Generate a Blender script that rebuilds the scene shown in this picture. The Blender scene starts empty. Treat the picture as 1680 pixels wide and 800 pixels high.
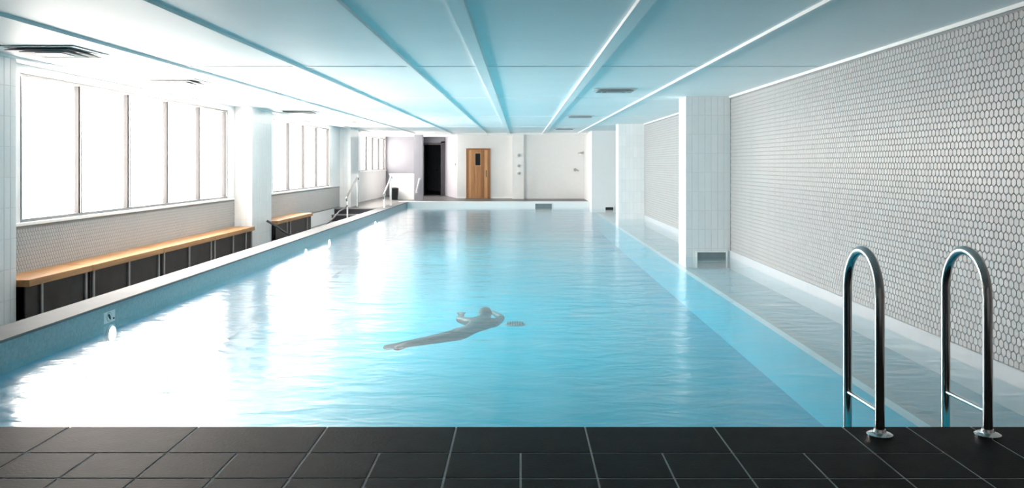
import bpy, bmesh, math, random
from mathutils import Vector, noise
random.seed(7)
S = bpy.context.scene
COL = S.collection

# ------------------------------------------------------------------ camera
F_PX, VX, VY, CAM_H = 1426.0, 854.0, 268.0, 1.30      # focal length and vanishing point in a 1680x800 frame
cam_d = bpy.data.cameras.new('camera')
cam = bpy.data.objects.new('camera', cam_d)
COL.objects.link(cam)
cam.location = (0, 0, CAM_H)
cam.rotation_euler = (math.pi / 2, 0, 0)
cam_d.sensor_fit = 'HORIZONTAL'
cam_d.sensor_width = 36.0
cam_d.lens = 36.0 * F_PX / 1680.0
cam_d.shift_x = -(VX - 840.0) / 1680.0
cam_d.shift_y = -(400.0 - VY) / 1680.0
cam_d.clip_end = 200
S.camera = cam

# ------------------------------------------------------------------ sky, exposure
world = bpy.data.worlds.new('overcast_sky')
S.world = world
world.use_nodes = True
bg = world.node_tree.nodes['Background']
bg.inputs[0].default_value = (1.0, 0.90, 0.825, 1)
bg.inputs[1].default_value = 7.0
S.view_settings.view_transform = 'Standard'
S.view_settings.look = 'None'
S.view_settings.gamma = 1.0
S.view_settings.use_curve_mapping = False
S.view_settings.exposure = 2.2
try:
    S.cycles.max_bounces = 16
    S.cycles.diffuse_bounces = 8
    S.cycles.glossy_bounces = 6
    S.cycles.transparent_max_bounces = 16
    S.cycles.use_denoising = True
    S.cycles.caustics_reflective = True
    S.cycles.blur_glossy = 0.6
    S.cycles.caustics_refractive = False
except Exception:
    pass

# main dimensions (metres; deck level is z = 0)
XL, XR, YB, YF = -5.40, 3.36, -1.6, 32.2
ZC = 2.374                       # ceiling
ZW = -0.20                       # water
PX0, PX1, PY0, PY1 = -3.85, 3.36, 4.30, 29.5
ZWALK = -0.35
COPE_X = -4.16

# daylight portals in the window openings (they only guide the sky light's sampling)
BANKS = [(9.38, 16.04, 0.66), (18.97, 24.6, 0.66), (29.4, 34.7, 1.05)]
ZHEAD = 2.28
for (a, b, sz) in BANKS:
    ld = bpy.data.lights.new('window_daylight', 'AREA')
    ld.shape = 'RECTANGLE'
    ld.size, ld.size_y = ZHEAD - sz, b - a
    ld.cycles.is_portal = True
    lo = bpy.data.objects.new('window_daylight', ld)
    COL.objects.link(lo)
    lo.location = (XL - 0.18, (a + b) / 2, (sz + ZHEAD) / 2)
    lo.rotation_euler = (0, -math.pi / 2, 0)

# ------------------------------------------------------------------ materials
M = {}
def mat(name, col, rough=0.5, metal=0.0, var=0.0, vscale=8.0, bump=0.0, bscale=40.0, spec=0.5, coords='Object', stretch=None):
    m = bpy.data.materials.new(name)
    m.use_nodes = True
    nt = m.node_tree
    b = nt.nodes['Principled BSDF']
    b.inputs['Base Color'].default_value = (*col, 1)
    b.inputs['Roughness'].default_value = rough
    b.inputs['Metallic'].default_value = metal
    b.inputs['Specular IOR Level'].default_value = spec
    tc = nt.nodes.new('ShaderNodeNewGeometry')
    mp = nt.nodes.new('ShaderNodeMapping')
    if stretch:
        mp.inputs['Scale'].default_value = stretch
    nt.links.new(tc.outputs['Position'], mp.inputs['Vector'])
    if var:
        n = nt.nodes.new('ShaderNodeTexNoise')
        n.inputs['Scale'].default_value = vscale
        n.inputs['Detail'].default_value = 4
        nt.links.new(mp.outputs[0], n.inputs['Vector'])
        r = nt.nodes.new('ShaderNodeValToRGB')
        r.color_ramp.elements[0].position = 0.3
        r.color_ramp.elements[1].position = 0.7
        r.color_ramp.elements[0].color = (*[c * (1 - var) for c in col], 1)
        r.color_ramp.elements[1].color = (*[min(1, c * (1 + var)) for c in col], 1)
        nt.links.new(n.outputs['Fac'], r.inputs[0])
        nt.links.new(r.outputs[0], b.inputs['Base Color'])
    if bump:
        n2 = nt.nodes.new('ShaderNodeTexNoise')
        n2.inputs['Scale'].default_value = bscale
        n2.inputs['Detail'].default_value = 3
        nt.links.new(mp.outputs[0], n2.inputs['Vector'])
        bp = nt.nodes.new('ShaderNodeBump')
        bp.inputs['Strength'].default_value = bump
        bp.inputs['Distance'].default_value = 0.01
        nt.links.new(n2.outputs['Fac'], bp.inputs['Height'])
        nt.links.new(bp.outputs[0], b.inputs['Normal'])
    M[name] = m
    return m

def per_object(m, amount):
    """slight per-piece tint so neighbouring tiles differ"""
    nt = m.node_tree
    b = nt.nodes['Principled BSDF']
    oi = nt.nodes.new('ShaderNodeObjectInfo')
    hs = nt.nodes.new('ShaderNodeHueSaturation')
    mr = nt.nodes.new('ShaderNodeMapRange')
    mr.inputs['To Min'].default_value = 1 - amount
    mr.inputs['To Max'].default_value = 1 + amount
    nt.links.new(oi.outputs['Random'], mr.inputs['Value'])
    nt.links.new(mr.outputs[0], hs.inputs['Value'])
    if b.inputs['Base Color'].links:
        nt.links.new(b.inputs['Base Color'].links[0].from_socket, hs.inputs['Color'])
    else:
        hs.inputs['Color'].default_value = b.inputs['Base Color'].default_value
    nt.links.new(hs.outputs[0], b.inputs['Base Color'])

mat('ceiling_paint', (0.92, 0.905, 0.89), 0.55, var=0.015, vscale=1.5)
mat('wall_paint', (0.80, 0.81, 0.82), 0.6, var=0.015, vscale=2)
mat('white_gloss', (0.88, 0.88, 0.87), 0.3, var=0.01)
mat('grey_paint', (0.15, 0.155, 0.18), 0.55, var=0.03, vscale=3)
mat('lilac_wall', (0.30, 0.30, 0.34), 0.55, var=0.03, vscale=3)
mat('sauna_wall_paint', (0.72, 0.74, 0.74), 0.6, var=0.02, vscale=3)
mat('hex_tile', (0.395, 0.395, 0.395), 0.36, var=0.03, vscale=6)
mat('hex_grout', (0.285, 0.285, 0.285), 0.85, var=0.06)
mat('column_tile', (0.82, 0.82, 0.82), 0.22, var=0.015, vscale=5)
per_object(M['column_tile'], 0.02)
mat('column_grout', (0.68, 0.68, 0.68), 0.85, var=0.03)
mat('deck_tile', (0.012, 0.0115, 0.0115), 0.52, var=0.3, vscale=9, bump=0.12, bscale=60, spec=0.05)
per_object(M['deck_tile'], 0.22)
mat('deck_grout', (0.42, 0.41, 0.40), 0.9, var=0.1, vscale=30)
mat('dark_floor', (0.07, 0.07, 0.072), 0.4, var=0.15, vscale=6)
mat('coping', (0.19, 0.195, 0.205), 0.65, var=0.05, vscale=4, bump=0.05, spec=0.15)
mat('joint_dark', (0.05, 0.055, 0.06), 0.7, var=0.1)
mat('dark_panel', (0.022, 0.020, 0.020), 0.35, var=0.4, vscale=5, spec=0.25)
mat('upright_grey', (0.30, 0.29, 0.28), 0.4, var=0.1)
mat('alu', (0.26, 0.265, 0.27), 0.35, 0.6, var=0.05)
mat('alu_dark', (0.035, 0.035, 0.037), 0.5, 0.3, var=0.05)
mat('steel', (0.52, 0.505, 0.49), 0.16, 1.0, var=0.04, vscale=20)
mat('steel_bright', (0.85, 0.84, 0.82), 0.14, 1.0, var=0.03, vscale=20)
mat('rail_white', (0.80, 0.81, 0.82), 0.25, 0.3, var=0.02)
mat('vent_grey', (0.42, 0.42, 0.42), 0.5, var=0.05)
mat('vent_frame', (0.74, 0.75, 0.75), 0.45, var=0.02)
mat('black_plastic', (0.015, 0.015, 0.016), 0.45, var=0.1)
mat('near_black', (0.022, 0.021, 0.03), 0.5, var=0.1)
mat('red_plastic', (0.45, 0.06, 0.06), 0.4, var=0.05)
mat('skimmer_grey', (0.20, 0.24, 0.25), 0.4, var=0.05)
mat('rope_dark', (0.07, 0.07, 0.075), 0.7, var=0.2, vscale=40)
mat('swimwear', (0.03, 0.05, 0.06), 0.5, var=0.2)
mat('basin_tile', (0.005, 0.405, 0.56), 0.5, var=0.05, vscale=2.5)
mat('ledge_tile', (0.40, 0.55, 0.64), 0.5, var=0.04, vscale=2)
mat('nosing_tile', (0.48, 0.56, 0.60), 0.5, var=0.02)
mat('band_base', (0.19, 0.27, 0.30), 0.35, var=0.1, vscale=10)

def wood(name, c1, c2, axis='Y', rough=0.4):
    m = bpy.data.materials.new(name)
    m.use_nodes = True
    nt = m.node_tree
    b = nt.nodes['Principled BSDF']
    b.inputs['Roughness'].default_value = rough
    g = nt.nodes.new('ShaderNodeNewGeometry')
    mp = nt.nodes.new('ShaderNodeMapping')
    mp.inputs['Scale'].default_value = {'Y': (14, 0.8, 14), 'Z': (14, 14, 0.7)}[axis]
    n = nt.nodes.new('ShaderNodeTexNoise')
    n.inputs['Scale'].default_value = 2.2
    n.inputs['Detail'].default_value = 6
    n.inputs['Distortion'].default_value = 0.5
    r = nt.nodes.new('ShaderNodeValToRGB')
    r.color_ramp.elements[0].position = 0.32
    r.color_ramp.elements[1].position = 0.68
    r.color_ramp.elements[0].color = (*c1, 1)
    r.color_ramp.elements[1].color = (*c2, 1)
    nt.links.new(g.outputs['Position'], mp.inputs[0])
    nt.links.new(mp.outputs[0], n.inputs['Vector'])
    nt.links.new(n.outputs['Fac'], r.inputs[0])
    nt.links.new(r.outputs[0], b.inputs['Base Color'])
    M[name] = m
wood('bench_wood', (0.33, 0.16, 0.055), (0.44, 0.235, 0.09))
wood('door_wood', (0.36, 0.155, 0.052), (0.52, 0.26, 0.10), 'Z')
wood('door_wood_dark', (0.26, 0.10, 0.03), (0.36, 0.16, 0.055), 'Z')
wood('door_wood_pale', (0.52, 0.27, 0.11), (0.62, 0.36, 0.16), 'Z')

def mosaic(name, c1, c2, grout, size):
    m = bpy.data.materials.new(name)
    m.use_nodes = True
    nt = m.node_tree
    b = nt.nodes['Principled BSDF']
    b.inputs['Roughness'].default_value = 0.3
    g = nt.nodes.new('ShaderNodeNewGeometry')
    sp = nt.nodes.new('ShaderNodeSeparateXYZ')
    cb = nt.nodes.new('ShaderNodeCombineXYZ')
    ad = nt.nodes.new('ShaderNodeMath'); ad.operation = 'ADD'
    br = nt.nodes.new('ShaderNodeTexBrick')
    br.offset = 0.0
    br.inputs['Scale'].default_value = 1.0
    br.inputs['Brick Width'].default_value = size
    br.inputs['Row Height'].default_value = size
    br.inputs['Mortar Size'].default_value = size * 0.06
    br.inputs['Color1'].default_value = (*c1, 1)
    br.inputs['Color2'].default_value = (*c2, 1)
    br.inputs['Mortar'].default_value = (*grout, 1)
    nt.links.new(g.outputs['Position'], sp.inputs[0])
    nt.links.new(sp.outputs[0], ad.inputs[0]); nt.links.new(sp.outputs[1], ad.inputs[1])
    nt.links.new(ad.outputs[0], cb.inputs[0]); nt.links.new(sp.outputs[2], cb.inputs[1])
    nt.links.new(cb.outputs[0], br.inputs['Vector'])
    nt.links.new(br.outputs['Color'], b.inputs['Base Color'])
    M[name] = m
mosaic('waterline_mosaic', (0.23, 0.32, 0.36), (0.31, 0.40, 0.43), (0.29, 0.35, 0.37), 0.025)

def emit(name, col, k):
    m = bpy.data.materials.new(name)
    m.use_nodes = True
    nt = m.node_tree
    b = nt.nodes['Principled BSDF']
    b.inputs['Base Color'].default_value = (*col, 1)
    b.inputs['Emission Color'].default_value = (*col, 1)
    b.inputs['Emission Strength'].default_value = k
    M[name] = m
emit('pool_lamp', (0.93, 1.0, 1.0), 14.0)
mat('skirting_white', (0.50, 0.53, 0.56), 0.35, var=0.02)

def both_sides_ior(nt, f, ior):
    # the Fresnel node inverts the index on back faces; feed it the inverse there so a thin straight-through skin acts alike from both sides
    g_ = nt.nodes.new('ShaderNodeNewGeometry')
    mr = nt.nodes.new('ShaderNodeMapRange')
    mr.inputs['To Min'].default_value = ior
    mr.inputs['To Max'].default_value = 1.0 / ior
    nt.links.new(g_.outputs['Backfacing'], mr.inputs['Value'])
    nt.links.new(mr.outputs[0], f.inputs['IOR'])

def glass(name, tint, rough=0.03):
    m = bpy.data.materials.new(name)
    m.use_nodes = True
    nt = m.node_tree
    nt.nodes.remove(nt.nodes['Principled BSDF'])
    out = nt.nodes['Material Output']
    t = nt.nodes.new('ShaderNodeBsdfTransparent'); t.inputs[0].default_value = (*tint, 1)
    g = nt.nodes.new('ShaderNodeBsdfGlossy'); g.inputs['Roughness'].default_value = rough
    f = nt.nodes.new('ShaderNodeFresnel'); both_sides_ior(nt, f, 1.45)
    mx = nt.nodes.new('ShaderNodeMixShader')
    nt.links.new(f.outputs[0], mx.inputs[0]); nt.links.new(t.outputs[0], mx.inputs[1]); nt.links.new(g.outputs[0], mx.inputs[2])
    nt.links.new(mx.outputs[0], out.inputs[0])
    M[name] = m
glass('window_glass', (0.97, 0.98, 0.98))
mat('dark_glass', (0.012, 0.013, 0.015), 0.3, var=0.1, spec=0.12)

# water: what is seen through it, plus Fresnel reflection off a rippled skin
m = bpy.data.materials.new('pool_water'); m.use_nodes = True
nt = m.node_tree
nt.nodes.remove(nt.nodes['Principled BSDF'])
out = nt.nodes['Material Output']
t = nt.nodes.new('ShaderNodeBsdfTransparent'); t.inputs[0].default_value = (0.86, 0.97, 0.98, 1)
g = nt.nodes.new('ShaderNodeBsdfGlossy'); g.inputs['Roughness'].default_value = 0.17
g.inputs['Color'].default_value = (1, 1, 1, 1)
f = nt.nodes.new('ShaderNodeFresnel'); both_sides_ior(nt, f, 1.33)
geo = nt.nodes.new('ShaderNodeNewGeometry')
mp = nt.nodes.new('ShaderNodeMapping'); mp.inputs['Scale'].default_value = (1.2, 2.2, 1)
n1 = nt.nodes.new('ShaderNodeTexNoise'); n1.inputs['Scale'].default_value = 2.2; n1.inputs['Detail'].default_value = 3; n1.inputs['Distortion'].default_value = 0.4
bp = nt.nodes.new('ShaderNodeBump'); bp.inputs['Strength'].default_value = 0.38; bp.inputs['Distance'].default_value = 0.035
mx = nt.nodes.new('ShaderNodeMixShader')
nt.links.new(geo.outputs['Position'], mp.inputs[0]); nt.links.new(mp.outputs[0], n1.inputs['Vector'])
nt.links.new(n1.outputs['Fac'], bp.inputs['Height'])
nt.links.new(bp.outputs[0], g.inputs['Normal']); nt.links.new(bp.outputs[0], f.inputs['Normal'])
nt.links.new(f.outputs[0], mx.inputs[0]); nt.links.new(t.outputs[0], mx.inputs[1]); nt.links.new(g.outputs[0], mx.inputs[2])
nt.links.new(mx.outputs[0], out.inputs[0])
M['pool_water'] = m

# ------------------------------------------------------------------ helpers
class MB:
    def __init__(self):
        self.v, self.f = [], []
    def face(self, pts):
        k = len(self.v); self.v += [tuple(p) for p in pts]; self.f.append(tuple(range(k, k + len(pts))))
        return self
    def box(self, x0, x1, y0, y1, z0, z1):
        k = len(self.v)
        self.v += [(x0, y0, z0), (x1, y0, z0), (x1, y1, z0), (x0, y1, z0), (x0, y0, z1), (x1, y0, z1), (x1, y1, z1), (x0, y1, z1)]
        self.f += [tuple(k + i for i in q) for q in ((0, 3, 2, 1), (4, 5, 6, 7), (0, 1, 5, 4), (1, 2, 6, 5), (2, 3, 7, 6), (3, 0, 4, 7))]
        return self
    def prism(self, poly, z0, z1):
        k, n = len(self.v), len(poly)
        self.v += [(x, y, z0) for x, y in poly] + [(x, y, z1) for x, y in poly]
        self.f += [tuple(k + i for i in reversed(range(n))), tuple(k + n + i for i in range(n))]
        self.f += [(k + i, k + (i + 1) % n, k + n + (i + 1) % n, k + n + i) for i in range(n)]
        return self
    def tube(self, pts, r, n=12, cap=True):
        pts = [Vector(p) for p in pts]
        rs = r if isinstance(r, (list, tuple)) else [r] * len(pts)
        up = None; rings = []
        for i, p in enumerate(pts):
            d = (pts[min(i + 1, len(pts) - 1)] - pts[max(i - 1, 0)]).normalized()
            if up is None:
                up = Vector((0, 0, 1)) if abs(d.z) < 0.9 else Vector((1, 0, 0))
            u = (up - d * up.dot(d)).normalized(); w = d.cross(u); up = u
            k = len(self.v)
            self.v += [tuple(p + (u * math.cos(a) + w * math.sin(a)) * rs[i]) for a in [2 * math.pi * j / n for j in range(n)]]
            rings.append(k)
        for a, b in zip(rings, rings[1:]):
            self.f += [(a + j, a + (j + 1) % n, b + (j + 1) % n, b + j) for j in range(n)]
        if cap:
            self.f += [tuple(rings[0] + j for j in reversed(range(n))), tuple(rings[-1] + j for j in range(n))]
        return self
    def lathe(self, c, prof, n=24, axis='Z'):
        """prof: list of (radius, offset along axis)"""
        rings = []
        for r, h in prof:
            k = len(self.v)
            for j in range(n):
                a = 2 * math.pi * j / n
                p = (r * math.cos(a), r * math.sin(a), h)
                if axis == 'X': p = (h, p[0], p[1])
                if axis == 'Y': p = (p[0], h, p[1])
                self.v.append((c[0] + p[0], c[1] + p[1], c[2] + p[2]))
            rings.append(k)
        for a, b in zip(rings, rings[1:]):
            self.f += [(a + j, a + (j + 1) % n, b + (j + 1) % n, b + j) for j in range(n)]
        self.f += [tuple(rings[0] + j for j in reversed(range(n))), tuple(rings[-1] + j for j in range(n))]
        return self
    def build(self, name, material, parent=None, smooth=False, bevel=0.0, kind=None, label=None):
        off = world_loc(parent)
        me = bpy.data.meshes.new(name)
        me.from_pydata([(x - off[0], y - off[1], z - off[2]) for x, y, z in self.v], [], self.f)
        bm = bmesh.new(); bm.from_mesh(me)
        bmesh.ops.recalc_face_normals(bm, faces=bm.faces)
        if bevel:
            bmesh.ops.bevel(bm, geom=bm.edges[:], offset=bevel, segments=2, affect='EDGES', clamp_overlap=True)
        bm.to_mesh(me); bm.free()
        if smooth:
            me.polygons.foreach_set('use_smooth', [True] * len(me.polygons))
            try: me.set_sharp_from_angle(angle=math.radians(40))
            except Exception: pass
        me.materials.append(M[material])
        return link(name, me, parent, kind, label)

def world_loc(o):
    x = y = z = 0.0
    while o is not None:
        x += o.location[0]; y += o.location[1]; z += o.location[2]; o = o.parent
    return (x, y, z)
def link(name, data, parent=None, kind=None, label=None):
    o = bpy.data.objects.new(name, data)
    COL.objects.link(o)
    if parent is not None: o.parent = parent
    if kind: o['kind'] = kind
    if label: o['label'] = label
    return o
def tag(o, label, cat=None, group=None, kind=None):
    o['label'] = label
    if cat: o['category'] = cat
    if group: o['group'] = group
    if kind: o['kind'] = kind
    return o
def thing(name, loc, label, cat=None, group=None, kind=None):
    o = link(name, None); o.location = loc
    o.empty_display_size = 0.1
    return tag(o, label, cat, group, kind)
def bx(name, material, parent, dims, **k):
    return MB().box(*dims).build(name, material, parent, **k)

# ------------------------------------------------------------------ shell
# near deck
floor = bx('floor', 'deck_grout', None, (XL - 0.3, XR + 0.3, YB - 0.3, PY0 - 0.012, -1.7, -0.0018))
tag(floor, 'black tiled pool deck with pale grout lines', 'floor', kind='structure')
TW = 0.318; G = 0.0042
def tile_mesh(w, d, h, name):
    b = 0.003
    mb = MB()
    o = [(-w/2, -d/2), (w/2, -d/2), (w/2, d/2), (-w/2, d/2)]
    i = [(-w/2+b, -d/2+b), (w/2-b, -d/2+b), (w/2-b, d/2-b), (-w/2+b, d/2-b)]
    mb.v = [(x, y, -h) for x, y in o] + [(x, y, -0.0012) for x, y in o] + [(x, y, 0) for x, y in i]
    for k in range(4):
        n = (k + 1) % 4
        mb.f += [(k, n, 4 + n, 4 + k), (4 + k, 4 + n, 8 + n, 8 + k)]
    mb.f.append((8, 9, 10, 11))
    me = bpy.data.meshes.new(name); me.from_pydata(mb.v, [], mb.f)
    return me
deck_meshes = {}
def deck_tile(x0, x1, y0, y1):
    w, d = x1 - x0 - 2 * G, y1 - y0 - 2 * G
    key = (round(w, 3), round(d, 3), round(y1, 3) == round(PY0, 3))
    if key not in deck_meshes:
        me = tile_mesh(w, d, 0.06 if key[2] else 0.008, 'deck_tile'); me.materials.append(M['deck_tile']); deck_meshes[key] = me
    o = link('tile', deck_meshes[key], floor)
    o.location = ((x0 + x1) / 2, (y0 + y1) / 2, 0)
XS = 6 * TW                                           # from here the tiling changes towards the tiled wall
ys = [PY0, 3.91] + [3.91 - TW * k for k in range(1, 7)]
for r in range(len(ys) - 1):
    if r == 0:
        k = -9
        while (2 * k + 1) * TW < XS - TW * 1.5:
            a, b = (2 * k + 1) * TW, (2 * k + 3) * TW
            if b > XL: deck_tile(max(a, XL), min(b, XS), ys[1], ys[0])
            k += 1
        deck_tile(5 * TW, XS, ys[1], ys[0])
    else:
        for k in range(-17, 6):
            a, b = k * TW, (k + 1) * TW
            if b > XL + 0.02: deck_tile(max(a, XL), b, ys[r + 1], ys[r])
big = [PY0, 3.593] + ys[3:]
for r in range(len(big) - 1):
    e = [XS, 7 * TW, 9 * TW, XR]
    for a, b in zip(e, e[1:]): deck_tile(a, b, big[r + 1], big[r])
rest = MB()
y = ys[-1]
while y > YB:
    x = XL
    while x < XR - 0.05:
        rest.box(x + G, min(x + TW, XR) - G, y - TW + G, y - G, -0.004, 0.0)
        x += TW
    y -= TW
rest.build('deck_tiles_behind', 'deck_tile', floor, kind='stuff')

# sunken walkway along the windows, steps and far deck
wf = bx('floor_walkway', 'dark_floor', None, (XL, COPE_X, PY0 - 0.01, 24.85, -0.6, ZWALK))
tag(wf, 'dark sunken walkway floor between the bench and the pool coping', 'floor', kind='structure')
st = MB().box(XL, COPE_X, 24.85, 25.2, -0.6, -0.19).build('steps', 'near_black')
tag(st, 'two short dark steps with pale treads at the end of the sunken walkway', 'steps', kind='structure')
bx('riser', 'near_black', st, (XL, COPE_X, 25.2, 25.6, -0.6, -0.025))
bx('tread', 'coping', st, (XL, COPE_X, 24.82, 25.2, -0.19, -0.165))
bx('tread', 'coping', st, (XL, COPE_X, 25.17, 25.6, -0.025, 0.0))
fd = MB().box(XL, COPE_X, 25.6, 36.2, -0.6, 0.0).box(COPE_X, XR, PY1 + 0.30, 36.2, -1.7, 0.0).build('floor_far', 'dark_floor')
tag(fd, 'dark floor of the far deck in front of the wooden door', 'floor', kind='structure')

# pool: basin, waterline band, ledge, coping
pb = MB()
pb.box(PX0 - 0.3, PX1 + 0.1, PY0, PY1 + 0.29, -1.25, -1.0)
pb.box(PX0 - 0.30, PX0, PY0, PY1 + 0.29, -1.0, ZW)
pb.box(PX0, PX1, PY1, PY1 + 0.29, -1.0, ZW)
pb.box(PX0, PX1, PY0 - 0.011, PY0 + 0.02, -1.0, -0.07)
basin = tag(pb.build('pool_basin', 'basin_tile'), 'turquoise tiled pool basin under the water', 'pool', kind='structure')
lg = bx('pool_ledge', 'ledge_tile', None, (2.64, PX1 + 0.1, PY0 + 0.02, PY1, -0.44, -0.375))
bx('ledge_wall', 'basin_tile', lg, (2.66, PX1 + 0.1, PY0 + 0.02, PY1, -1.0, -0.44))
tag(lg, 'submerged pale ledge along the hexagon tiled wall', 'ledge', kind='structure')
bx('nosing', 'nosing_tile', lg, (2.60, 2.70, PY0 + 0.02, PY1, -0.42, -0.365))
wb = MB().box(PX0 - 0.29, PX0 + 0.004, PY0, PY1 + 0.29, ZW - 0.06, -0.022).build('trim_1', 'waterline_mosaic')
tag(wb, 'grey blue mosaic band at the waterline below the window side coping', 'tile band', kind='structure')
cp = MB().box(COPE_X, PX0 + 0.035, PY0, PY1, -0.022, 0.0).build('trim_2', 'coping', bevel=0.005)
tag(cp, 'long pale stone coping between the sunken walkway and the water', 'coping', kind='structure')
cf = MB().box(COPE_X, PX1, PY1, PY1 + 0.31, -0.05, 0.004).build('trim_3', 'white_gloss', bevel=0.008)
tag(cf, 'white coping across the far end of the pool', 'coping', kind='structure')
wfar = bx('trim_4', 'white_gloss', None, (PX0 + 0.01, PX1, PY1 - 0.004, PY1 + 0.28, ZW - 0.06, -0.05))
tag(wfar, 'white band at the waterline of the pool end by the wooden door', 'tile band', kind='structure')
cw = MB().box(COPE_X, PX0 - 0.291, PY0, PY1 + 0.3, -1.7, -0.022).build('wall_walkway', 'dark_floor')
tag(cw, 'low retaining wall under the coping facing the walkway', 'wall', kind='structure')

# water skin
def water():
    nx, ny = 90, 300
    vs, fs = [], []
    for j in range(ny + 1):
        yy = PY0 + 0.012 + (PY1 - PY0 - 0.012) * j / ny
        for i in range(nx + 1):
            xx = PX0 + 0.005 + (PX1 - 0.024 - PX0 - 0.005) * i / nx
            h = 0.006 * noise.noise(Vector((xx * 0.8, yy * 1.5, 3.1))) + 0.003 * noise.noise(Vector((xx * 2.0, yy * 3.3, 7.7)))
            vs.append((xx, yy, ZW + h))
    for j in range(ny):
        for i in range(nx):
            k = j * (nx + 1) + i
            if vs[k + 1][0] > 2.34 and vs[k + nx + 1][1] > 28.5: continue
            fs.append((k, k + 1, k + nx + 2, k + nx + 1))
    me = bpy.data.meshes.new('pool_water'); me.from_pydata(vs, [], fs)
    me.polygons.foreach_set('use_smooth', [True] * len(me.polygons))
    me.materials.append(M['pool_water'])
    o = link('pool_water', me)
    return tag(o, 'clear turquoise pool water with gentle ripples and window reflections', 'water', kind='stuff')
water()

# hexagon mosaics -------------------------------------------------------------
def hex_wall(parent, xface, sgn, y0, y1, z0, z1, w, individual=None, name='hexagon_tile', mt='hex_tile'):
    """pointed-top hexagons on the plane x = xface, facing sgn*x"""
    r = w / math.sqrt(3); g = 0.0026; t = 0.004
    ro, ri = r - g, r - g - 0.0028
    ang = [math.radians(30 + 60 * k) for k in range(6)]
    base = [(0.0, ro * math.cos(a), ro * math.sin(a)) for a in ang] + [(sgn * t, ri * math.cos(a), ri * math.sin(a)) for a in ang]
    faces = [(k, (k + 1) % 6, 6 + (k + 1) % 6, 6 + k) if sgn > 0 else (6 + k, 6 + (k + 1) % 6, (k + 1) % 6, k) for k in range(6)]
    faces.append(tuple(range(6, 12)) if sgn > 0 else tuple(reversed(range(6, 12))))
    one = bpy.data.meshes.new(name); one.from_pydata(base, [], faces); one.materials.append(M[mt])
    mb = MB(); cells = []
    zz, row = z0 + r, 0
    while zz + r <= z1:
        yy = y0 + w / 2 + (w / 2 if row % 2 else 0)
        while yy + w / 2 <= y1:
            cells.append((yy, zz)); yy += w
        zz += 1.5 * r; row += 1
    picked = set()
    if individual:
        cand = sorted(range(len(cells)), key=lambda i: individual(*cells[i]))
        picked = set(i for i in cand[:300] if individual(*cells[i]) < 1e6)
    for i, (yy, zz) in enumerate(cells):
        if i in picked:
            o = link(name, one, parent); o.location = (xface, yy, zz)
        else:
            k = len(mb.v)
            mb.v += [(xface + a, yy + b, zz + c) for a, b, c in base]
            mb.f += [tuple(k + q for q in fc) for fc in faces]
    me = bpy.data.meshes.new('hexagon_tiling'); me.from_pydata(mb.v, [], mb.f); me.materials.append(M[mt])
    link('hexagon_tiling', me, parent, kind='stuff')

wr = bx('wall_right', 'hex_grout', None, (XR, XR + 0.3, YB, 36.2, -1.7, ZC + 0.4))
tag(wr, 'long wall covered in white hexagon tiles behind the ladder', 'wall', kind='structure')
def near_first(y, z):
    if y < 5.74: return 1e9
    return y
hex_wall(wr, XR, -1, 3.0, 13.9, -0.10, ZC - 0.03, 0.062, near_first)
hex_wall(wr, XR, -1, 14.5, 23.5, -0.10, ZC - 0.03, 0.062)
hex_wall(wr, XR, -1, 24.1, 28.5, -0.10, ZC - 0.03, 0.062)
br_ = MB().box(XR - 0.022, XR, PY0, 28.5, -0.40, -0.085).build('baseboard_right', 'skirting_white', bevel=0.004)
tag(br_, 'smooth white skirting strip between hexagon tiles and water', 'skirting', kind='structure')
tr_ = MB().box(XR - 0.030, XR, YB, 28.5, ZC - 0.03, ZC).build('trim_5', 'white_gloss', bevel=0.004)
tag(tr_, 'slim white cornice on top of the hexagon tiled wall', 'trim', kind='structure')

# window wall --------------------------------------------------------------
wl = MB()
prev = YB
T = 0.22
for (a, b, sz) in BANKS:
    wl.box(XL - T, XL, prev, a, -0.6, ZC + 0.4)
    wl.box(XL - T, XL, a, b, -0.6, sz)
    wl.box(XL - T, XL, a, b, ZHEAD, ZC + 0.4)
    prev = b
wl.box(XL - T, XL, prev, 36.2, -0.6, ZC + 0.4)
wleft = tag(wl.build('wall_left', 'wall_paint'), 'white window wall above the wooden bench', 'wall', kind='structure')
hg = bx('sill_backing', 'hex_grout', wleft, (XL, XL + 0.006, 8.76, 16.38, 0.0, 0.62))
hex_wall(wleft, XL + 0.006, 1, 8.76, 16.38, 0.02, 0.62, 0.05)
bx('sill_backing', 'hex_grout', wleft, (XL, XL + 0.006, 17.72, 25.9, 0.0, 0.62))
hex_wall(wleft, XL + 0.006, 1, 17.72, 25.9, 0.02, 0.62, 0.05)
bx('lower_panel', 'sauna_wall_paint', wleft, (XL, XL + 0.01, 27.25, 34.75, 0.0, 1.03))

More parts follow.
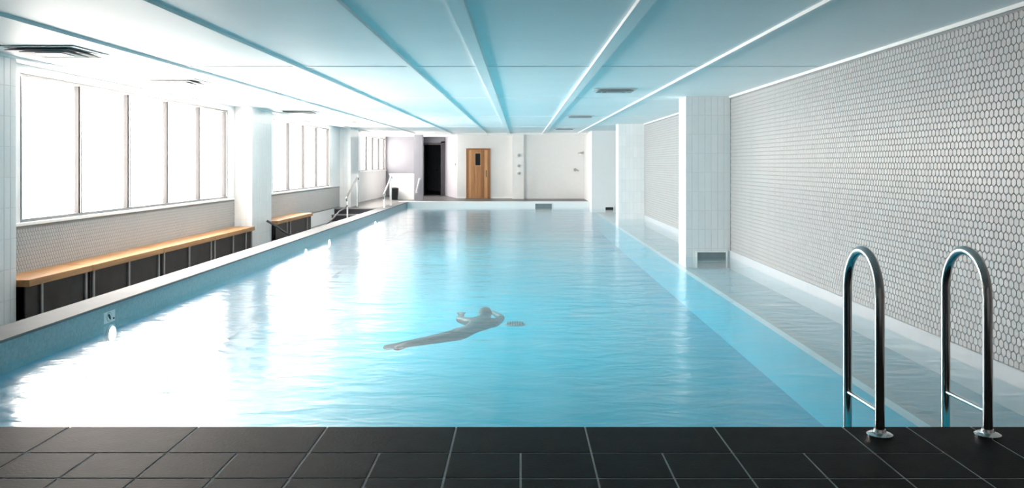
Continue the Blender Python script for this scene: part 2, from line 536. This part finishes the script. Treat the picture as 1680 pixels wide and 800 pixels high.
def window(n, a, b, sz, cnt, label):
    w = thing('window_%d' % n, (XL - 0.06, (a + b) / 2, sz), label, 'window', kind='structure')
    x0, x1 = XL - 0.10, XL - 0.02
    bx('head_frame', 'alu', w, (x0, x1, a, b, ZHEAD - 0.035, ZHEAD))
    bx('sill_frame', 'alu', w, (x0, x1, a, b, sz, sz + 0.035))
    bx('sill_board', 'white_gloss', w, (XL - 0.02, XL + 0.03, a - 0.4, b + 0.3, sz - 0.035, sz), bevel=0.004)
    step = (b - a) / cnt
    me = None
    for k in range(cnt + 1):
        yy = min(max(a + k * step, a + 0.04), b - 0.04)
        mu = bx('mullion', 'alu', w, (x0, x1 + 0.012, yy - 0.016, yy + 0.016, sz + 0.035, ZHEAD - 0.035))
        for s in (-1, 1):
            bx('glazing_gasket', 'alu_dark', mu, (x0 + 0.01, x1 - 0.008, yy + s * 0.027 - 0.011, yy + s * 0.027 + 0.011, sz + 0.035, ZHEAD - 0.035))
    for k in range(cnt):
        y0, y1 = a + k * step + 0.038, a + (k + 1) * step - 0.038
        bx('pane', 'window_glass', w, (XL - 0.066, XL - 0.060, y0, y1, sz + 0.034, ZHEAD - 0.034))
window(1, *BANKS[0], 5, 'row of five bright full-white panes above the long bench')
window(2, *BANKS[1], 4, 'row of four bright panes above the short bench')
window(3, *BANKS[2], 4, 'narrow bright panes behind the handrails, with a high sill')

# tiled columns
def column(name, x0, x1, y0, y1, zb, label, sides, th=0.3, tw=0.1, mt='column'):
    c = MB().box(x0, x1, y0, y1, zb, ZC).build(name, mt + '_grout')
    tag(c, label, 'column', kind='structure')
    cache = {}
    def panel(u0, u1, plane):
        n = max(1, round((u1 - u0) / tw)); w = (u1 - u0) / n
        nz = max(1, round((ZC - max(zb, -0.36)) / th)); z0 = max(zb, -0.36); hz = (ZC - z0) / nz
        key = (plane, round(w, 4))
        if key not in cache:
            me = tile_mesh(w - 0.004, hz - 0.004, 0.006, 'column_tile'); me.materials.append(M[mt + '_tile'])
            if plane == '-y': me.transform(__import__('mathutils').Matrix(((1, 0, 0, 0), (0, 0, -1, 0), (0, 1, 0, 0), (0, 0, 0, 1))))
            if plane == '-x': me.transform(__import__('mathutils').Matrix(((0, 0, -1, 0), (-1, 0, 0, 0), (0, 1, 0, 0), (0, 0, 0, 1))))
            if plane == '+x': me.transform(__import__('mathutils').Matrix(((0, 0, 1, 0), (1, 0, 0, 0), (0, 1, 0, 0), (0, 0, 0, 1))))
            cache[key] = me
        for i in range(n):
            for j in range(nz):
                o = link('tile', cache[key], c)
                u, z = u0 + (i + 0.5) * w, z0 + (j + 0.5) * hz
                o.location = {'-y': (u, y0 - 0.005, z), '-x': (x0 - 0.005, u, z), '+x': (x1 + 0.005, u, z)}[plane]
    for s in sides:
        panel(*((x0, x1) if s == '-y' else (y0, y1)), s)
    return c
column('column', XL + 0.002, -5.075, 7.40, 8.74, -0.40, 'tiled pillar standing where the long bench begins', ['+x'])
column('column', XL + 0.002, -5.075, 16.42, 17.70, -0.40, 'white tiled pillar between the long bench and the short bench', ['-y', '+x'])
column('column', XL + 0.002, -5.075, 25.95, 27.20, -0.02, 'white tiled pillar beside the steps and handrails', ['-y', '+x'])
column('column', 2.645, XR - 0.002, 13.90, 14.50, -0.45, 'wide white tiled column standing in the water between two stretches of hexagon wall', ['-y', '-x'])
column('column', 2.645, XR - 0.002, 23.50, 24.10, -0.45, 'white tiled column standing in the water close to the shower wall', ['-y', '-x'])

# ceiling: slab, panels, battens
ce = bx('ceiling', 'ceiling_paint', None, (XL - T, XR + 0.3, YB - 0.3, 42.5, ZC + 0.004, ZC + 0.4))
tag(ce, 'white panelled ceiling with long battens', 'ceiling', kind='structure')
edges = [XL, -5.07, -3.72, -2.44, -1.20, -0.425, 0.82, 2.01, XR]
rows = [YB, 4.6, 9.63, 14.2, 19.8, 25.4, 30.0, 36.0]
for x0, x1 in zip(edges, edges[1:]):
    for y0, y1 in zip(rows, rows[1:]):
        bx('ceiling_panel', 'ceiling_paint', ce, (x0 + 0.004, x1 - 0.004, y0 + 0.004, y1 - 0.004, ZC, ZC + 0.02))
for x in edges[1:-1]:
    wdt = 0.055 if x in (-0.425, 0.82) else 0.016
    dp = 0.030 if x in (-0.425, 0.82) else 0.026
    bx('batten', 'ceiling_paint', ce, (x - wdt, x + wdt, YB, YF, ZC - dp, ZC + 0.004))
for y in rows[1:-2]:
    for x0, x1 in zip(edges, edges[1:]):
        bx('cover_strip', 'white_gloss', ce, (x0 + 0.06, x1 - 0.06, y - 0.035, y + 0.035, ZC - 0.007, ZC + 0.004))

# back of the room and the far end
wbk = bx('wall_back', 'wall_paint', None, (XL - T, XR + 0.3, YB - 0.3, YB, -0.1, ZC + 0.4))
tag(wbk, 'plain white wall behind the deck', 'wall', kind='structure')

# ------------------------------------------------------------------ far end
wfs = MB().box(-2.36, -0.28, 32.40, 32.6, 0, ZC)
wfs.box(-3.06, XR, 35.7, 36.2, 0, ZC)
wsau = tag(wfs.build('wall_far', 'sauna_wall_paint'), 'pale grey wall around the wooden door at the far end', 'wall', kind='structure')
bx('skirting', 'white_gloss', wsau, (-1.10, -0.28, 32.385, 32.40, 0, 0.06))
bx('skirting', 'white_gloss', wsau, (-2.36, -2.05, 32.385, 32.40, 0, 0.06))
wsp = MB().prism([(-2.36, 32.40), (-2.36, 32.62), (-3.00, 35.7), (-3.10, 35.6)], 0, ZC).build('wall_splayed', 'lilac_wall')
tag(wsp, 'splayed lilac grey wall between the dark doorway and the wooden door', 'wall', kind='structure')
wsh = MB().box(0.12, XR, 32.15, 32.5, 0, ZC).build('wall_shower', 'white_gloss')
tag(wsh, 'bright plain white shower wall at the far end', 'wall', kind='structure')
wpr = MB().box(2.34, XR, 28.5, 32.2, -0.30, ZC).build('wall_pier', 'wall_paint')
tag(wpr, 'pale grey wall block between the shower wall and the tiled column', 'wall', kind='structure')
pc = MB().box(-0.30, 0.12, 31.95, 32.5, 0, ZC).build('wall_shower_return', 'white_gloss')
tag(pc, 'narrow white return wall carrying shower fittings beside the wooden door', 'wall', kind='structure')
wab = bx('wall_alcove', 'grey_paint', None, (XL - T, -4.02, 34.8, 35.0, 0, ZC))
tag(wab, 'grey back wall of the alcove past the handrails', 'wall', kind='structure')
wpi = MB().box(-3.80, -3.50, 31.0, 31.35, 0, ZC).build('column', 'lilac_wall')
tag(wpi, 'slim grey pier at the edge of the dark doorway', 'column', kind='structure')
hw = MB().box(-4.72, -3.80, 31.35, 31.5, 0, 0.90).build('wall_half', 'white_gloss')
tag(hw, 'waist-high white half wall behind the handrail', 'wall', kind='structure')
bx('cap', 'white_gloss', hw, (-4.74, -3.80, 31.33, 31.52, 0.90, 0.93))

# corridor behind the doorway
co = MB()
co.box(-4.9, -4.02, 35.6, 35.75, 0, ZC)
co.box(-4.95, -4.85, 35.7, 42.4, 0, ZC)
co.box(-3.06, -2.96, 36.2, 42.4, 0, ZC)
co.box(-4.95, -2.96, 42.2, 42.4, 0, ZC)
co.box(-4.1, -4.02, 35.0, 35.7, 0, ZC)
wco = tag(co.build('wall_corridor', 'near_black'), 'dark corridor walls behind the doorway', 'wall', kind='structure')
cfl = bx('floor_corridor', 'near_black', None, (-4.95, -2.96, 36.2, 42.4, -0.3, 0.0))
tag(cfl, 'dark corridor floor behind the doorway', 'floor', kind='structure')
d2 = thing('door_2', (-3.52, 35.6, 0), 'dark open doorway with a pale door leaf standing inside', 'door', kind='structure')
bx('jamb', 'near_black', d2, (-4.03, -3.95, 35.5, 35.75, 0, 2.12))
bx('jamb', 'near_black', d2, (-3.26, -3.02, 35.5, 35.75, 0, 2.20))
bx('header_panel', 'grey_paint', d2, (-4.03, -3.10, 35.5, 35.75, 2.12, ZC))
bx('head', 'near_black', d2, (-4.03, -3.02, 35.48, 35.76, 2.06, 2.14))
MB().prism([(-4.42, 41.6), (-4.42, 41.65), (-3.66, 40.0), (-3.66, 39.95)], 0.02, 2.2).build('leaf', 'wall_paint', d2)
MB().tube([(-3.80, 39.95, 1.0), (-3.80, 39.86, 1.0), (-3.90, 39.9, 1.0)], 0.012, 8).build('handle', 'steel', d2)

# wooden sauna door
d1 = thing('door_1', (-1.57, 32.4, 0), 'honey brown wooden plank door with a small dark window', 'door', kind='structure')
fx0, fx1, yz = -2.02, -1.13, 32.40
bx('jamb', 'door_wood_dark', d1, (fx0, fx0 + 0.07, yz - 0.05, yz, 0, 1.86), bevel=0.004)
bx('jamb', 'door_wood_dark', d1, (fx1 - 0.10, fx1, yz - 0.05, yz, 0, 1.86), bevel=0.004)
bx('head', 'door_wood_dark', d1, (fx0, fx1, yz - 0.055, yz, 1.80, 1.86), bevel=0.004)
lf = bx('leaf', 'door_wood_dark', d1, (fx0 + 0.07, fx1 - 0.10, yz - 0.018, yz, 0.01, 1.80))
px = fx0 + 0.07; n = 6; pw = (fx1 - 0.10 - px) / n
for k in range(n):
    a, b = px + k * pw + 0.003, px + (k + 1) * pw - 0.003
    mt = ['door_wood_pale', 'door_wood', 'door_wood', 'door_wood', 'door_wood_dark', 'door_wood_pale'][k]
    if k in (2, 3):
        a2 = a if k == 2 else a - 0.006
        b2 = b + 0.006 if k == 2 else b
        bx('plank', mt, lf, (a, b, yz - 0.034, yz - 0.018, 0.012, 1.20), bevel=0.003)
        bx('plank', mt, lf, (a, b, yz - 0.034, yz - 0.018, 1.70, 1.798), bevel=0.003)
    else:
        bx('plank', mt, lf, (a, b, yz - 0.034, yz - 0.018, 0.012, 1.798), bevel=0.003)
wx0, wx1 = px + 2 * pw, px + 4 * pw
bx('window_glass', 'dark_glass', lf, (wx0 + 0.02, wx1 - 0.02, yz - 0.026, yz - 0.018, 1.21, 1.69))
for dd in ((wx0 + 0.004, wx0 + 0.026, 1.20, 1.70), (wx1 - 0.026, wx1 - 0.004, 1.20, 1.70), (wx0 + 0.026, wx1 - 0.026, 1.20, 1.225), (wx0 + 0.026, wx1 - 0.026, 1.675, 1.70)):
    bx('window_bead', 'door_wood_pale', lf, (dd[0], dd[1], yz - 0.038, yz - 0.02, dd[2], dd[3]))
MB().tube([(fx1 - 0.15, yz - 0.034, 0.80), (fx1 - 0.15, yz - 0.075, 0.82), (fx1 - 0.15, yz - 0.075, 1.02), (fx1 - 0.15, yz - 0.034, 1.04)], 0.012, 8).build('handle', 'black_plastic', lf)

# bulkhead across the far ceiling
bk = MB().box(XL, 2.34, 30.45, 30.55, ZC - 0.065, ZC + 0.002).build('trim_6', 'white_gloss', bevel=0.004)
tag(bk, 'thin white bulkhead across the far end of the ceiling', 'trim', kind='structure')

# small fittings at the far end
o = thing('wall_box', (-2.42, 32.9, 1.36), 'small white control box with a red button below on the splayed wall', 'control box')
MB().box(-2.50, -2.34, 32.66, 32.78, 1.40, 1.62).build('box', 'white_gloss', o, bevel=0.01)
MB().lathe((-2.42, 32.72, 1.27), [(0.05, 0.06), (0.05, 0.0), (0.035, -0.02)], 16, 'Y').build('button', 'red_plastic', o)
sh = thing('wall_shower_fitting', (2.05, 32.15, 1.68), 'small shower head on an arm high on the white shower wall', 'shower')
MB().tube([(2.30, 32.16, 1.70), (2.30, 31.95, 1.72), (2.22, 31.85, 1.70)], 0.016, 8).build('arm', 'steel', sh, smooth=True)
MB().lathe((2.19, 31.82, 1.66), [(0.02, 0.05), (0.10, 0.01), (0.10, -0.01)], 16).build('rose', 'steel', sh)
gh = thing('shower_mixer', (2.02, 32.15, 1.05), 'small grey lever mixer on the white shower wall', 'tap')
MB().lathe((2.02, 32.12, 1.07), [(0.06, 0.03), (0.06, 0.0), (0.04, -0.03)], 16, 'Y').build('body', 'vent_grey', gh)
MB().tube([(2.0, 32.08, 1.10), (2.14, 32.02, 1.03)], 0.025, 8).build('lever', 'vent_grey', gh, smooth=True)
for z, lb in ((1.60, 'top grey knob on the narrow white return wall'), (1.22, 'middle grey knob on the narrow white return wall'), (0.94, 'bottom grey knob on the narrow white return wall')):
    k = thing('shower_valve', (-0.06, 31.95, z), lb, 'knob', 'knobs on the return wall')
    MB().lathe((-0.06, 31.94, z), [(0.07, 0.01), (0.07, -0.01)], 16, 'Y').build('rosette', 'vent_frame', k)
    MB().lathe((-0.06, 31.90, z), [(0.045, 0.03), (0.05, 0.0), (0.04, -0.03)], 16, 'Y').build('knob', 'vent_grey', k)
gr = thing('grab_rail', (-3.64, 30.98, 0.25), 'short white slanted grab rail on the slim grey pier', 'rail')
MB().tube([(-3.70, 31.0, 0.28), (-3.70, 30.93, 0.30), (-3.60, 30.93, 0.72), (-3.60, 31.0, 0.74)], 0.028, 10).build('bar', 'rail_white', gr, smooth=True)
for q in ((-3.70, 0.28), (-3.60, 0.74)):
    MB().lathe((q[0], 30.992, q[1]), [(0.045, 0.008), (0.045, -0.008)], 14, 'Y').build('wall_plate', 'rail_white', gr)
bn = thing('waste_bin', (-4.52, 31.15, 0), 'small black bin in front of the white half wall', 'bin')
MB().lathe((-4.52, 31.15, 0), [(0.12, 0), (0.15, 0.38), (0.155, 0.40), (0.14, 0.40)], 20).build('body', 'black_plastic', bn, smooth=True)
MB().lathe((-4.52, 31.15, 0.40), [(0.15, 0.0), (0.14, 0.03), (0.05, 0.05)], 20).build('lid', 'black_plastic', bn, smooth=True)

# ------------------------------------------------------------------ benches
def bench(y0, y1, ups, label, group):
    b = thing('bench', ((XL - 4.96) / 2, (y0 + y1) / 2, ZWALK), label, 'bench', group)
    x1 = -4.955
    bx('seat_board', 'bench_wood', b, (XL + 0.014, x1, y0 + 0.002, y1 - 0.002, 0.055, 0.125), bevel=0.005)
    prev = y0 + 0.01
    for u in ups:
        bx('upright', 'upright_grey', b, (x1 - 0.055, x1 - 0.028, u - 0.02, u + 0.02, ZWALK, 0.055))
    cuts = [y0 + 0.01] + ups + [y1 - 0.01]
    for a, c in zip(cuts, cuts[1:]):
        if c - a > 0.06:
            bx('front_panel', 'dark_panel', b, (x1 - 0.06, x1 - 0.045, a + 0.006, c - 0.006, ZWALK, 0.054))
    bx('back_rail', 'dark_panel', b, (XL + 0.02, XL + 0.06, y0 + 0.01, y1 - 0.01, ZWALK, 0.054))
gl = 'bench units under the five-pane window'
bench(8.76, 10.07, [9.06, 9.98], 'wooden bench unit of the long bench touching the pillar where it begins', gl)
bench(10.07, 12.08, [10.16, 11.08, 11.99], 'wooden long bench unit with black front, second from the pillar where the bench begins', gl)
bench(12.08, 14.11, [12.17, 13.10, 14.03], 'wooden long bench unit with black front, third from the pillar where the bench begins', gl)
bench(14.11, 16.22, [14.19, 15.10, 15.80, 16.13], 'wooden long bench unit ending at the white pillar between the two benches', gl)
gs = 'bench units under the four-pane window'
bench(17.74, 18.72, [18.6], 'short bench unit behind the white pillar under the four-pane window', gs)
bench(18.72, 20.74, [18.85, 20.32, 20.66], 'short wooden bench unit with a free end under the four-pane window', gs)

# ------------------------------------------------------------------ pool ladder
ld = thing('pool_ladder', (1.97, 4.36, 0), 'polished steel pool ladder with two arched handrails at the deck edge', 'ladder')
def arch(x):
    y0, y1, zt, r = 4.15, 4.56, 0.66, 0.205
    pts = [(x, y0, 0.0), (x, y0, 0.30), (x, y0, zt)]
    for k in range(1, 16):
        a = math.pi * k / 16
        pts.append((x, (y0 + y1) / 2 - r * math.cos(a), zt + r * 1.0 * math.sin(a)))
    pts += [(x, y1, zt), (x, y1, 0.2), (x, y1, -0.3), (x, y1, -0.85)]
    h = MB().tube(pts, 0.0225, 20).build('handrail', 'steel', ld, smooth=True)
    MB().tube([(x, y0, 0.115), (x, y1, 0.105)], 0.011, 12).build('crossbar', 'steel_bright', h, smooth=True)
    MB().lathe((x, y0, 0), [(0.060, 0.0), (0.060, 0.010), (0.050, 0.016), (0.030, 0.022), (0.027, 0.034)], 28).build('flange', 'steel_bright', h, smooth=True)
arch(1.715); arch(2.23)
for z in (-0.42, -0.66):
    bx('tread', 'steel', ld, (1.715, 2.23, 4.52, 4.60, z - 0.015, z + 0.015), bevel=0.004)

# ------------------------------------------------------------------ handrails at the steps, rope
def stair_rail(x, y0, z0, y1, z1, base0, base1, label):
    r = thing('handrail', (x, (y0 + y1) / 2, base0), label, 'handrail')
    MB().tube([(x, y0 - 0.10, z0 - 0.12), (x, y0 - 0.13, z0 - 0.04), (x, y0 - 0.08, z0 + 0.01), (x, y0, z0 + 0.02), (x, y1, z1), (x, y1 + 0.10, z1 + 0.01), (x, y1 + 0.15, z1 - 0.06)], 0.024, 10).build('top_bar', 'steel', r, smooth=True)
    for yy, zz, bb in ((y0, z0 + 0.02, base0), (y1, z1, base1)):
        p = MB().tube([(x, yy, bb), (x, yy, zz)], 0.022, 10).build('post', 'rail_white', r, smooth=True)
        MB().lathe((x, yy, bb), [(0.05, 0), (0.05, 0.012), (0.024, 0.02)], 16).build('base_plate', 'steel', p)
stair_rail(-4.86, 24.40, 0.37, 25.85, 0.88, ZWALK, 0.0, 'steel handrail climbing beside the white pillar at the steps')
stair_rail(-3.97, 25.30, 0.39, 26.65, 0.89, 0.0, 0.0, 'white posted handrail standing on the coping beside the steps')
rope = MB().tube([(-5.05, 17.3, 0.16), (-4.90, 17.38, 0.06), (-4.80, 17.5, -0.05), (-4.74, 17.75, -0.15), (-4.72, 18.3, -0.25), (-4.74, 19.3, -0.32), (-4.78, 20.4, -0.29), (-4.80, 21.2, -0.22), (-4.82, 22.3, -0.12), (-4.83, 23.2, 0.03), (-4.84, 23.9, 0.06), (-4.86, 24.355, 0.12)], 0.022, 8)
tag(rope.build('rope', 'rope_dark', smooth=True), 'dark rope sagging from the pillar to the handrail in front of the short bench', 'rope')

# ------------------------------------------------------------------ ceiling air outlets
def diffuser(cx, cy, w, d, label, group):
    v = thing('air_vent', (cx, cy, ZC), label, 'vent', group)
    def ring(name, m, a, b, z0, z1):
        (w0, d0), (w1, d1) = a, b
        mb = MB()
        o_ = [(-w0, -d0), (w0, -d0), (w0, d0), (-w0, d0)]; i_ = [(-w1, -d1), (w1, -d1), (w1, d1), (-w1, d1)]
        mb.v = [(cx + x, cy + y, z0) for x, y in o_] + [(cx + x, cy + y, z1) for x, y in i_] + [(cx + x, cy + y, z0 + 0.006) for x, y in o_] + [(cx + x, cy + y, z1 + 0.006) for x, y in i_]
        for k in range(4):
            n = (k + 1) % 4
            mb.f += [(k, n, 4 + n, 4 + k), (8 + k, 8 + n, 12 + n, 12 + k), (k, n, 8 + n, 8 + k), (4 + k, 4 + n, 12 + n, 12 + k)]
        mb.build(name, m, v)
    w /= 2; d /= 2
    ring('frame', 'vent_frame', (w, d), (w * 0.86, d * 0.86), ZC - 0.012, ZC - 0.014)
    ring('louvre', 'vent_grey', (w * 0.84, d * 0.84), (w * 0.60, d * 0.60), ZC - 0.04, ZC - 0.006)
    ring('louvre', 'vent_grey', (w * 0.60, d * 0.60), (w * 0.34, d * 0.34), ZC - 0.045, ZC - 0.006)
    bx('core', 'vent_grey', v, (cx - w * 0.34, cx + w * 0.34, cy - d * 0.34, cy + d * 0.34, ZC - 0.045, ZC - 0.035))
for cx, cy, lb in ((-4.42, 8.25, 'square ceiling air diffuser above the pillar where the long bench begins'), (-4.48, 11.3, 'square ceiling air diffuser above the middle of the long bench'),
                   (-4.55, 17.9, 'square ceiling air diffuser above the pillar between the two benches'), (-4.50, 22.3, 'square ceiling air diffuser above the four-pane window')):
    diffuser(cx, cy, 0.72, 0.72, lb, 'air diffusers along the windows')
for cx, cy, lb in ((1.36, 12.6, 'small grey ceiling air grille beside the wide column with the skimmer'), (1.34, 19.6, 'small grey ceiling air grille midway between the two tiled columns'),
                   (1.34, 26.6, 'small grey ceiling air grille closest to the white shower wall')):
    diffuser(cx, cy, 0.62, 0.42, lb, 'air grilles along the hexagon wall')

# ------------------------------------------------------------------ pool fittings
for cy, lb in ((8.15, 'round lit underwater lamp right below the warning plate'), (15.5, 'round lit underwater lamp across from the far end of the long bench'),
               (17.4, 'round lit underwater lamp across from the pillar between the benches'), (22.9, 'round lit underwater lamp nearest the steps and handrails')):
    p = thing('pool_light', (PX0 + 0.004, cy, -0.30), lb, 'pool light', 'underwater lamps')
    MB().lathe((PX0 + 0.004, cy, -0.295), [(0.085, -0.02), (0.085, 0.012), (0.07, 0.02)], 24, 'X').build('bezel', 'white_gloss', p)
    MB().lathe((PX0 + 0.004, cy, -0.295), [(0.066, 0.010), (0.066, 0.022), (0.04, 0.028)], 24, 'X').build('lens', 'pool_lamp', p)

# warning plate on the waterline band
sg = thing('warning_plate', (PX0 + 0.004, 8.12, -0.13), 'small pale warning plate with a dark pictogram on the waterline mosaic', 'sign')
xs = PX0 + 0.006
bx('plate', 'vent_frame', sg, (PX0 + 0.002, xs, 8.02, 8.24, -0.185, -0.08))
MB().lathe((xs, 8.12, -0.132), [(0.045, 0.0), (0.045, 0.002)], 24, 'X').build('disc', 'vent_grey', sg)
MB().lathe((xs + 0.002, 8.12, -0.132), [(0.037, 0.0), (0.037, 0.001)], 24, 'X').build('disc_inner', 'vent_frame', sg)
MB().tube([(xs + 0.004, 8.10, -0.108), (xs + 0.004, 8.12, -0.132), (xs + 0.004, 8.135, -0.155)], [0.010, 0.012, 0.006], 8).build('pictogram', 'joint_dark', sg)
MB().tube([(xs + 0.004, 8.205, -0.15), (xs + 0.004, 8.205, -0.165)], 0.008, 8).build('mark', 'joint_dark', sg)

def skimmer(x0, x1, y, z0, z1, label, material='skimmer_grey'):
    s = thing('skimmer', ((x0 + x1) / 2, y, z0), label, 'skimmer')
    t_ = 0.02
    bx('back', material, s, (x0, x1, y - 0.004, y, z0, z1))
    bx('faceplate', 'white_gloss', s, (x0 - t_, x0, y - 0.03, y, z0, z1 + t_))
    bx('faceplate', 'white_gloss', s, (x1, x1 + t_, y - 0.03, y, z0, z1 + t_))
    bx('faceplate', 'white_gloss', s, (x0, x1, y - 0.03, y, z1, z1 + t_))
    bx('weir_flap', material, s, (x0 + 0.006, x1 - 0.006, y - 0.016, y - 0.008, z0, z0 + (z1 - z0) * 0.55))
skimmer(2.82, 3.28, 13.885, -0.36, -0.115, 'grey skimmer mouth at the foot of the wide white column')
skimmer(0.50, 1.06, PY1 - 0.006, -0.36, -0.06, 'blue grey skimmer mouth in the white band below the shower wall', 'skimmer_grey')
skimmer(2.78, 3.04, 28.49, -0.30, -0.13, 'small black skimmer slot at the foot of the pale wall block', 'black_plastic')
DX, DY = -0.078, 12.4
dr = thing('floor_drain', (DX, DY, -1.0), 'dark round drain grating on the pool floor beyond the swimmer', 'drain')
MB().lathe((DX, DY, -1.0), [(0.14, 0), (0.14, 0.015), (0.13, 0.022)], 28).build('rim', 'skimmer_grey', dr)
for k in range(-3, 4):
    hh = math.sqrt(0.13 ** 2 - (k * 0.034) ** 2)
    bx('grate_bar', 'near_black', dr, (DX + k * 0.034 - 0.01, DX + k * 0.034 + 0.01, DY - hh, DY + hh, -0.982, -0.968))

# ------------------------------------------------------------------ swimmer under the surface
def swimmer():
    zb = -0.40
    def P(x, y, dz=0.0): return (x, y, zb + dz)
    pts = {
        'pelvis': (P(-0.59, 8.69), 0.085), 'waist': (P(-0.523, 8.88), 0.075), 'chest': (P(-0.454, 9.10, 0.01), 0.10),
        'upper': (P(-0.415, 9.25, 0.01), 0.09), 'neck': (P(-0.40, 9.36, 0.03), 0.045), 'head0': (P(-0.395, 9.45, 0.05), 0.075), 'head1': (P(-0.385, 9.55, 0.06), 0.085), 'head2': (P(-0.38, 9.64, 0.05), 0.055),
        'hipL': (P(-0.65, 8.66), 0.055), 'kneeL': (P(-0.89, 8.44, -0.01), 0.040), 'ankL': (P(-1.12, 8.22, -0.01), 0.028), 'toeL': (P(-1.26, 8.02, 0.0), 0.045),
        'hipR': (P(-0.60, 8.62), 0.055), 'kneeR': (P(-0.84, 8.38, 0.0), 0.040), 'ankR': (P(-1.07, 8.16, 0.0), 0.028), 'toeR': (P(-1.14, 7.92, 0.01), 0.045),
        'shL': (P(-0.54, 9.30, 0.0), 0.055), 'elL': (P(-0.68, 9.54, -0.01), 0.038), 'wrL': (P(-0.66, 9.90, -0.02), 0.028), 'haL': (P(-0.70, 9.98, -0.02), 0.034),
        'shR': (P(-0.27, 9.27, 0.0), 0.052), 'elR': (P(-0.205, 9.58, 0.0), 0.038), 'wrR': (P(-0.31, 9.90, 0.0), 0.026), 'haR': (P(-0.37, 9.99, 0.0), 0.032),
    }
    ed = [('pelvis', 'waist'), ('waist', 'chest'), ('chest', 'upper'), ('upper', 'neck'), ('neck', 'head0'), ('head0', 'head1'), ('head1', 'head2'),
          ('pelvis', 'hipL'), ('hipL', 'kneeL'), ('kneeL', 'ankL'), ('ankL', 'toeL'), ('pelvis', 'hipR'), ('hipR', 'kneeR'), ('kneeR', 'ankR'), ('ankR', 'toeR'),
          ('upper', 'shL'), ('shL', 'elL'), ('elL', 'wrL'), ('wrL', 'haL'), ('upper', 'shR'), ('shR', 'elR'), ('elR', 'wrR'), ('wrR', 'haR')]
    # five fingers on each hand
    for s, base, d in (('L', Vector(pts['haL'][0]), Vector((0, 1, 0))), ('R', Vector(pts['haR'][0]), Vector((-0.87, 0.5, 0)))):
        side = Vector((d.y, -d.x, 0))
        for k, (o_, l_) in enumerate(((-0.028, 0.062), (-0.010, 0.078), (0.010, 0.074), (0.028, 0.058))):
            a = base + side * o_ + d * 0.035; b_ = a + d * l_ * 0.5 + Vector((0, 0, -0.004)); c = a + d * l_ + Vector((0, 0, -0.016))
            pts['f%s%d0' % (s, k)] = (a, 0.0095); pts['f%s%d1' % (s, k)] = (b_, 0.009); pts['f%s%d2' % (s, k)] = (c, 0.007)
            ed += [('ha' + s, 'f%s%d0' % (s, k)), ('f%s%d0' % (s, k), 'f%s%d1' % (s, k)), ('f%s%d1' % (s, k), 'f%s%d2' % (s, k))]
        a = base + side * 0.045 + d * 0.005; b_ = a + side * 0.02 + d * 0.035
        pts['t%s0' % s] = (a, 0.011); pts['t%s1' % s] = (b_, 0.008)
        ed += [('ha' + s, 't%s0' % s), ('t%s0' % s, 't%s1' % s)]
    names = list(pts)
    me = bpy.data.meshes.new('person')
    root = Vector((-0.59, 8.69, zb))
    me.from_pydata([Vector(pts[n][0]) - root for n in names], [(names.index(a), names.index(b)) for a, b in ed], [])
    o = link('person', me); o.location = root
    sk = o.modifiers.new('skin', 'SKIN'); sk.use_smooth_shade = True
    sv = me.skin_vertices[0].data
    for i, n in enumerate(names):
        r = pts[n][1]
        flat = 0.75 if n in ('waist', 'chest', 'upper', 'pelvis') else (0.55 if n[:2] in ('ha', 'to') else 1.0)
        sv[i].radius = (r, r * flat)
        sv[i].use_root = (n == 'pelvis')
    sb = o.modifiers.new('subdivision', 'SUBSURF'); sb.levels = 1; sb.render_levels = 2
    me.materials.append(M['swimwear'])
    tag(o, 'person in dark swimwear gliding under the water, legs trailing', 'person')
swimmer()
